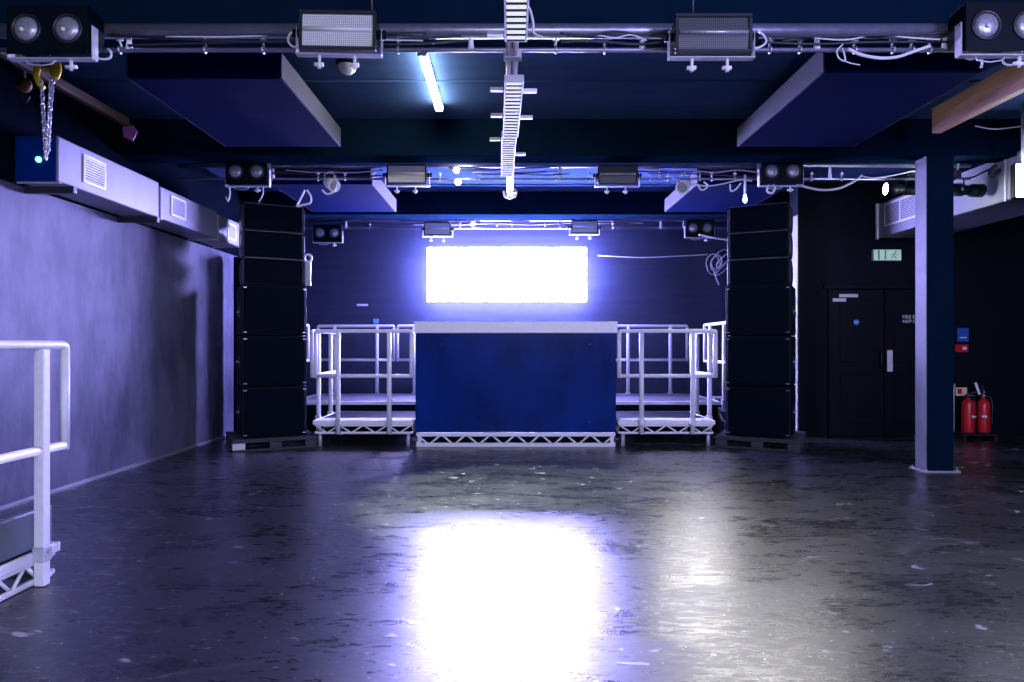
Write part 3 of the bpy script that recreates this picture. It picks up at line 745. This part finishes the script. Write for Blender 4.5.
raft('smaller looking hanging panel beyond the second beam above the left stack', -2.75, -1.58, 7.85, 9.5, 3.09)
raft('smaller looking hanging panel beyond the second beam above the right stack', 2.15, 3.25, 7.85, 9.5, 3.09)
raft('hanging panel beyond the bare timber joist at the right edge', 4.62, 5.75, 4.6, 6.1, 3.2, .15)

# ------------------------------------------------------------------ timber joists
def joist(label, x0, x1, y0, y1, z0, z1, m):
    return tag(MB().span((x0, y0, z0), (x1, y1, z1), .006).build('timber_joist', m), label, 'joist')
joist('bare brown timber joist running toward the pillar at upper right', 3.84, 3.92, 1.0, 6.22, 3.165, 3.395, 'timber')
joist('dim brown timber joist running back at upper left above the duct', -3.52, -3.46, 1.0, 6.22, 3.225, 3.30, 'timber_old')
t = tag(MB().prism([(-3.525, 3.14), (-3.44, 3.10), (-3.40, 3.19), (-3.44, 3.24), (-3.53, 3.25)], 'y', 6.225, 6.245).build('plastic_tag', 'magenta'), 'small pink tag at the far end of the dim left joist', 'tag')

# ------------------------------------------------------------------ ducts
def grille_part(parent, x, y0, y1, z0, z1, side, nsl, split=False):
    """Grille on the face at local x; side = +1 faces +X, -1 faces -X."""
    fr = MB(); d = .012 * side
    for (ya, yb, za, zb) in ((y0, y1, z0, z0 + .022), (y0, y1, z1 - .022, z1), (y0, y0 + .022, z0 + .022, z1 - .022), (y1 - .022, y1, z0 + .022, z1 - .022)):
        fr.span((x, ya, za), (x + d, yb, zb), .002)
    if split: fr.span((x, (y0 + y1) / 2 - .012, z0 + .022), (x + d, (y0 + y1) / 2 + .012, z1 - .022), .002)
    g = fr.build('grille', 'white_plastic', parent)
    bk = MB().span((x + .001 * side, y0 + .02, z0 + .02), (x + .003 * side, y1 - .02, z1 - .02)).build('backing', 'duct_dark', g)
    sl = MB(); hz = (z1 - z0 - .044) / nsl
    for k in range(nsl):
        zc = z0 + .022 + (k + .5) * hz
        sl.box((x + .007 * side, (y0 + y1) / 2, zc), (.010, y1 - y0 - .044, hz * .45), 0, Euler((0, .5 * side, 0)))
    sl.build('louvre', 'galvanised', g)
    return g
def duct_section(label, y0, y1, z0, z1, vent, x0=-3.81, x1=-3.48):
    t = thing('air_duct', label, 'duct', (x0, y0, z0), 0, 'boxed duct sections along the left wall')
    MB().span((0, 0, 0), (x1 - x0, y1 - y0, z1 - z0), .008).build('casing', 'duct', t)
    grille_part(t, x1 - x0, vent[0] - y0, vent[1] - y0, vent[2] - z0, vent[3] - z0, 1, 9)
    for yy in (.01, y1 - y0 - .03):
        MB().span((.0, yy, -.012), (x1 - x0 + .006, yy + .02, -.001), .002).build('flange', 'galvanised', t)
    return t
d1 = duct_section('nearest pale boxed duct section high on the left wall', 5.26, 6.77, 2.50, 2.85, (5.56, 5.87, 2.565, 2.80))
MB().span((.005, -.012, .0), (.32, -.002, .345), .003).build('shaded_end', 'booth_face', d1)['label'] = 'dark blue plate for the shaded end'  # shade on the end face, put in as a dark plate
li = MB().ball((.19, -.014, .165), .022, u=12, v=8).build('indicator_light', 'green_led', d1); li['label'] = 'glowing green indicator'
duct_section('middle pale boxed duct section high on the left wall', 6.80, 8.11, 2.50, 2.82, (7.00, 7.32, 2.57, 2.78))
duct_section('farthest pale boxed duct section, ending at the left speaker stack', 8.15, 8.78, 2.50, 2.80, (8.40, 8.66, 2.55, 2.75))
for k, y in enumerate((5.35, 6.62)):
    tag(MB().span((-3.815, y, 2.43), (-3.42, y + .05, 2.485), .004).build('duct_bracket', 'dark_steel'),
        'black steel bracket under the %s of the nearest duct section' % ('near end' if k == 0 else 'far end'), 'bracket')
# right duct run, inner face looks at the room
t = thing('air_duct', 'long pale duct at upper right, running behind the pillar to the far wall', 'duct', (4.95, 9.2, 2.68))
MB().span((0, -6.0, 0), (.75, 0, .45), .008).build('casing', 'duct', t)
grille_part(t, 0, -.90, -.18, .12, .42, -1, 12, True)
for yy in (-1.2, -2.4, -3.6):
    MB().span((-.012, yy, -.006), (-.001, yy + .03, .456), .002).build('flange', 'galvanised', t)
MB().span((-.03, -.04, -.02), (-.002, .0, .46), .004).build('end_frame', 'white_metal', t)
for y in (4.4, 6.9, 8.1):
    pass

# ------------------------------------------------------------------ profile spots by the pillar, flood, steel channel
def spot_proto(label, loc, rz, lens, flip):
    t = thing('profile_spot', label, 'stage light', loc, rz, 'profile spots hung by the pillar')
    mt = Matrix.Rotation(-PI / 2, 4, 'Y')                         # lathe axis to -X
    MB().lathe([(0, -.17), (.05, -.165), (.065, -.14), (.065, .02), (.05, .04), (.05, .12), (.066, .125), (.070, .24), (.062, .24)], mt, 22).build('body', 'fixture_black', t)
    MB().lathe([(.062, .232), (.04, .242), (0, .248)], mt, 22).build('lens', lens, t)
    MB().tube([(.03, -.085, .0), (.03, -.085, .10), (.03, 0, .13), (.03, .085, .10), (.03, .085, .0)], .008, 8).build('yoke', 'dark_steel', t)
    MB().span((.005, -.03, .12), (.055, .03, .2), .005).build('clamp', 'dark_steel', t)
    for s_ in (-1, 1): MB().tube([(.03, s_ * .07, 0), (.03, s_ * .11, 0)], .022, 12).build('knob', 'fixture_black', t)
    return t
sp = spot_proto('black profile spot left of the pillar with a glowing lens end', at(908, 189, 7.2), 0, 'spot_lit', 0)
s_r = spot_proto('black profile spot right of the pillar, pointing right', at(960, 190, 6.98), PI + .12, 'glass_lens', 0)
MB().bar((.03, 0, .17), (.03, -.22, .17), .03, .02).build('hanging_arm', 'dark_steel', s_r)
p = at(1021, 180, 6.2)
t = thing('flood_light', 'bright white flood lamp against the right duct at the frame edge', 'lamp', p)
MB().span((-.03, .03, -.16), (.16, .10, .16), .01).build('housing', 'fixture_black', t)
MB().span((-.025, .018, -.15), (.15, .03, .15), .004).build('lens', 'flood_lit', t)
MB().tube([(.06, .06, .15), (.06, .06, ZC - p.z)], .012, 8).build('drop_rod', 'galvanised', t)
for k, dx in enumerate((-.09,)):
    pxcable([(1010, 158), (1011, 168), (1009, 178)], 6.9, .012, 'cable_white', 'pale cable dropping left of the flood lamp')
tag(MB().span((4.345, 7.0, 3.255), (6.2, 7.06, 3.32), .004).span((4.345, 6.98, 3.24), (6.2, 7.08, 3.254), .002).build('steel_channel', 'white_metal'), 'pale steel channel under the ceiling right of the pillar', 'steel channel')
pxcable([(955, 174), (962, 178), (973, 177), (984, 172), (998, 165), (1012, 155)], 7.0, .008, 'cable_black', 'black cable swagged across the right duct above the spot')
pxcable([(968, 127), (961, 152), (957, 172)], 7.0, .010, 'cable_white', 'pale cable dropping from the ceiling beside the pillar')
pxcable([(975, 126), (995, 129), (1024, 126)], 6.4, .006, 'cable_white', 'thin pale cable strung under the right ceiling beyond the joist')
pxcable([(996, 165), (990, 172), (993, 176), (999, 170)], 6.9, .022, 'cable_black', 'black coil of cable hooked over the right duct')

# ------------------------------------------------------------------ chain hoist, upper left
p = at(48, 70, 4.75)
t = thing('chain_hoist', 'yellow chain hoist with hanging chain at the upper left', 'hoist', p)
MB().span((-.06, -.03, .0), (.05, .05, .09), .01).build('body', 'brass', t)
MB().lathe([(0, -.012), (.05, -.012), (.055, 0), (.05, .012), (0, .012)], Matrix.Translation((.065, -.02, 0)) @ Matrix.Rotation(PI / 2, 4, 'X') @ Matrix.Diagonal((.75, 1.4, 1, 1)), 20).build('side_wheel', 'yellow', t)
MB().tube([(-.075, -.02, .06), (-.055, -.02, .03), (-.07, -.02, -.04), (-.045, -.02, -.11), (-.01, -.02, -.13)], [.02, .026, .022, .018, .012], 10).build('hook', 'yellow', t)
MB().tube([(0, .0, .08), (0, .0, ZC - p.z)], .014, 8).build('hanger', 'dark_steel', t)
def chain(parent, x0, x1, z0, z1, yy, name='chain'):
    mb = MB(); n = int((z0 - z1) / .030)
    for k in range(n):
        f = k / n; x = x0 + (x1 - x0) * f; z = z0 + (z1 - z0) * f
        ax = Vector((1, 0, 0)) if k % 2 else Vector((0, 1, 0))
        mb.tube([Vector((x, yy, z)) + ax * .012 * math.cos(a) + Vector((0, 0, 1)) * .022 * math.sin(a) for a in [2 * PI * j / 10 for j in range(10)]], .0045, 6, closed=True)
    return mb.build(name, 'steel', parent)
chain(t, -.03, .0, -.10, -.64, -.02); chain(t, .055, .005, -.06, -.64, -.03); chain(t, .02, .0, -.08, -.58, .0)
p2 = at(24, 85, 5.0)
t = thing('pulley_block', 'dim brown pulley block left of the yellow hoist', 'pulley', p2)
MB().lathe([(0, -.02), (.05, -.02), (.055, 0), (.05, .02), (0, .02)], Matrix.Rotation(PI / 2, 4, 'X'), 20).build('wheel', 'brass', t)
MB().tube([(0, 0, .04), (0, 0, ZC - p2.z)], .01, 8).build('hanger', 'dark_steel', t)
MB().tube([(-.03, 0, -.04), (-.02, 0, -.10), (.02, 0, -.12), (.04, 0, -.08)], .009, 8).build('hook', 'dark_steel', t)

# ------------------------------------------------------------------ signs and fire points
def flat(name, label, cat, x0, y0, x1, y1, Y, m, th=.006):
    a, b = at(x0, y1, Y), at(x1, y0, Y)
    return a, b, tag(MB().span((a.x, Y - th, a.z), (b.x, Y, b.z), .0015).build(name, m), label, cat)
def text(parent, body, size, loc, m, name='lettering', align='CENTER'):
    cu = bpy.data.curves.new(name, 'FONT'); cu.body = body; cu.size = size; cu.align_x = align; cu.align_y = 'CENTER'; cu.extrude = .0008
    o = bpy.data.objects.new(name, cu); COL.objects.link(o)
    dg = bpy.context.evaluated_depsgraph_get()
    me = bpy.data.meshes.new_from_object(o.evaluated_get(dg)); bpy.data.objects.remove(o)
    me.materials.clear(); me.materials.append(M[m])
    o = bpy.data.objects.new(name, me); COL.objects.link(o); o.parent = parent
    o.location = loc; o.rotation_euler = (PI / 2, 0, 0); return o
# exit sign
a, b = at(874, 260, 9.2), at(901, 250, 9.2)
t = thing('exit_sign', 'small lit green emergency exit sign above the double doors', 'sign', ((a.x + b.x) / 2, 9.2, a.z))
w2, h2 = (b.x - a.x) / 2, b.z - a.z
MB().span((-w2 - .008, .002, -.008), (w2 + .008, .049, h2 + .008), .004).build('case', 'white_plastic', t)
face = MB().span((-w2, -.003, 0), (w2, .002, h2), .001).build('face', 'exit_face', t)
mn = MB()
gx = -w2 + .105
mn.span((gx - .055, -.0045, .004), (gx - .03, -.003, h2 - .004)).span((gx + .035, -.0045, .004), (gx + .058, -.003, h2 - .004))
gx2 = w2 - .085
mn.ball((gx2 + .012, -.004, h2 * .82), .012, (1, .2, 1), 10, 8)
for p0, p1_ in (((0, .7), (-.01, .42)), ((-.01, .42), (.02, .26)), ((.02, .26), (.012, .06)), ((-.01, .42), (-.035, .24)), ((-.035, .24), (-.06, .2)), ((0, .66), (.035, .5)), ((0, .66), (-.03, .58)), ((-.03, .58), (-.045, .42))):
    mn.bar((gx2 + p0[0], -.004, h2 * p0[1]), (gx2 + p1_[0], -.004, h2 * p1_[1]), .002, .011, 0)
mn.build('pictogram', 'exit_green', face)
# door signs
a, b, o = flat('door_notice', 'torn grey paper strip near the top of the left door leaf', 'notice', 839, 294, 858, 297.3, PY + .012, 'paper', .003)
a, b, o = flat('door_notice', 'white paper strip below the torn one on the left door leaf', 'notice', 832.5, 298.3, 846, 301.6, PY + .012, 'paper', .003)
t = thing('door_sign', 'small round blue sign on the left door leaf', 'sign', at(856.3, 322.3, PY + .011))
MB().lathe([(0, 0), (.040, 0), (.040, .004), (0, .004)], Matrix.Rotation(PI / 2, 4, 'X'), 28).build('disc', 'blue_dot', t)
for k, (z, ww) in enumerate(((.012, .022), (0, .030), (-.012, .022))):
    MB().span((-ww, -.0052, z - .0025), (ww, -.0042, z + .0025)).build('lettering', 'paper', t)
a, b = at(902, 317, PY + .012), at(926, 321, PY + .012)
t = thing('door_sign', 'two lines of white lettering on the right door leaf beside the pillar', 'sign', ((a.x + b.x) / 2, PY + .011, b.z))
text(t, 'FIRE EXIT', .066, (-.16, -.002, .054), 'paper', align='LEFT'); text(t, 'KEEP CLEAR', .058, (-.16, -.002, -.006), 'paper', align='LEFT')
# notices by the extinguishers
Yw = PY
a, b, o = flat('wall_notice', 'blue notice on the dark wall above the fire extinguishers', 'notice', 957, 328, 968.5, 341.5, Yw, 'blue_sign')
MB().span((a.x + .03, Yw - .008, a.z + .045), (b.x - .03, Yw - .0062, a.z + .06)).build('lettering', 'paper', o)
a, b, o = flat('wall_notice', 'red notice just under the blue one on the dark wall', 'notice', 955, 344.5, 968, 352, Yw, 'red')
MB().span((a.x + .10, Yw - .008, a.z + .03), (a.x + .155, Yw - .0062, a.z + .07)).build('lettering', 'paper', o)

def ext_proto(label, loc, rz):
    t = thing('fire_extinguisher', label, 'fire extinguisher', loc, rz, 'fire extinguishers on the stand')
    MB().lathe([(0, 0), (.072, 0), (.076, .012), (.076, .36), (.066, .40), (.04, .43), (.022, .44), (.022, .46)], None, 24).build('cylinder', 'red', t)
    v = MB().span((-.022, -.022, .455), (.022, .022, .5), .005).build('valve', 'dark_steel', t)
    MB().bar((0, .02, .5), (0, -.10, .535), .022, .008).bar((0, .02, .485), (0, -.09, .49), .022, .008).build('lever', 'steel', v)
    MB().tube(smooth_path([(.02, 0, .475), (.07, -.01, .46), (.095, -.02, .38), (.092, -.02, .25), (.09, -.02, .12)]), .010, 8).build('hose', 'cable_black', t)
    MB().tube([(.0775 * math.cos(a), .0775 * math.sin(a), .21) for a in [-1.9 + k * .12 for k in range(7)]], .02, 4).build('paper_label', 'paper', t)
    return t
p = at(966.5, 429, 8.98)
e1 = ext_proto('red fire extinguisher on the stand, the one nearer the pillar', (p.x, 8.95, .095), .3)
dup(e1, (p.x + .215, 8.97, .095), -.5, 'red fire extinguisher on the stand, the one farther from the pillar')
t = thing('extinguisher_stand', 'black extinguisher stand with a pale handle and cream card behind the pillar', 'stand', (p.x + .10, 8.98, 0))
MB().span((-.22, -.13, .06), (.22, .13, .085), .006).build('tray', 'dark_steel', t)
for s_ in (-1, 1):
    MB().tube([(s_ * .2, .11, 0), (s_ * .2, .11, .62), (s_ * .18, .12, .72)], .014, 10).build('upright', 'galvanised' if s_ < 0 else 'dark_steel', t)
    MB().span((s_ * .2 - .02, -.13, 0), (s_ * .2 + .02, .13, .058), .004).build('foot', 'dark_steel', t)
MB().bar((-.175, .10, .62), (-.03, .10, .62), .012, .11).build('card', 'cream', t)
MB().bar((-.16, .091, .625), (-.10, .091, .625), .004, .07).build('red_patch', 'red', t)
MB().bar((.09, .11, .74), (.14, .10, .58), .02, .03).build('handle', 'white_plastic', t)

# small marks on the back wall
flat('wall_plate', 'small pale round-cornered plate on the back wall above the left rail', 'plate', 373.5, 319, 378.5, 323.5, YB, 'blue_dot', .02)
flat('cable_clip', 'row of pale clips on the back wall left of the screen', 'clip', 357, 304, 368, 306, YB, 'paper', .02)

# ------------------------------------------------------------------ lights
def area(name, loc, target, size, energy, col, sy=None):
    l = bpy.data.lights.new(name, 'AREA'); l.energy = energy; l.color = col; l.size = size
    if sy: l.shape = 'RECTANGLE'; l.size_y = sy
    o = bpy.data.objects.new(name, l); COL.objects.link(o); o.location = loc
    o.rotation_euler = (Vector(target) - Vector(loc)).to_track_quat('-Z', 'Y').to_euler(); return o
def spot(name, loc, target, energy, col, ang, rad=.06, blend=.6):
    l = bpy.data.lights.new(name, 'SPOT'); l.energy = energy; l.color = col; l.spot_size = math.radians(ang); l.spot_blend = blend; l.shadow_soft_size = rad
    o = bpy.data.objects.new(name, l); COL.objects.link(o); o.location = loc
    o.rotation_euler = (Vector(target) - Vector(loc)).to_track_quat('-Z', 'Y').to_euler(); return o
area('front_fill', (.5, -4.6, 2.9), (0, 7, 1.6), 4.0, 300, (.80, .85, 1.0), 1.6)  # unseen fill from behind the camera
area('violet_fill', (4.6, -1.5, 2.7), (-3.8, 6.4, 1.6), 1.6, 460, (.42, .40, 1.0))  # added unseen fill that lifts the shadowed left wall
spot('blinder_beam', tuple(at(700, 231, 10.36)), (1.6, 4.0, 0), 250, (1, .97, .94), 60, .6)
spot('added_floor_spot', tuple(at(781, 176, 6.98)), (3.1, 4.4, 0), 260, (1, .98, .97), 75, .6)  # added spot to brighten the right floor; the blinder shows no light
pl_ = bpy.data.lights.new('flood_glow', 'POINT'); pl_.energy = 30; pl_.color = (.8, .84, 1); pl_.shadow_soft_size = .08
po_ = bpy.data.objects.new('flood_glow', pl_); COL.objects.link(po_); po_.location = (4.45, 6.98, 2.75)
spot('added_pool_spot', (-.45, 7.05, 2.9), (.12, 5.75, 0), 1300, (.92, 1, .95), 52, .1, .35)  # added spot making the floor pool, not the bulbs' own light
area('right_side_wash', (6.8, 3.0, 3.2), (5.5, 8, 2.6), 1.0, 30, (.7, .72, 1.0))

w = bpy.data.worlds.new('World'); S.world = w; w.use_nodes = True
w.node_tree.nodes['Background'].inputs['Color'].default_value = (.004, .008, .03, 1)
w.node_tree.nodes['Background'].inputs['Strength'].default_value = 1

# ------------------------------------------------------------------ camera and view
cam = bpy.data.cameras.new('Camera'); co = bpy.data.objects.new('Camera', cam); COL.objects.link(co)
cam.sensor_width = 36; cam.lens = F / 1024 * 36
co.location = (0, 0, EYE); co.rotation_euler = (PI / 2, 0, 0)
cam.shift_x = 2 / 1024; cam.shift_y = 4 / 1024
cam.clip_start = .05; cam.clip_end = 60
S.camera = co
vs = S.view_settings
S.display_settings.display_device = 'sRGB'
vs.view_transform = 'Standard'; vs.look = 'None'; vs.exposure = 0; vs.gamma = 1; vs.use_curve_mapping = False
S.cycles.use_denoising = True
S.cycles.max_bounces = 8; S.cycles.sample_clamp_indirect = 6
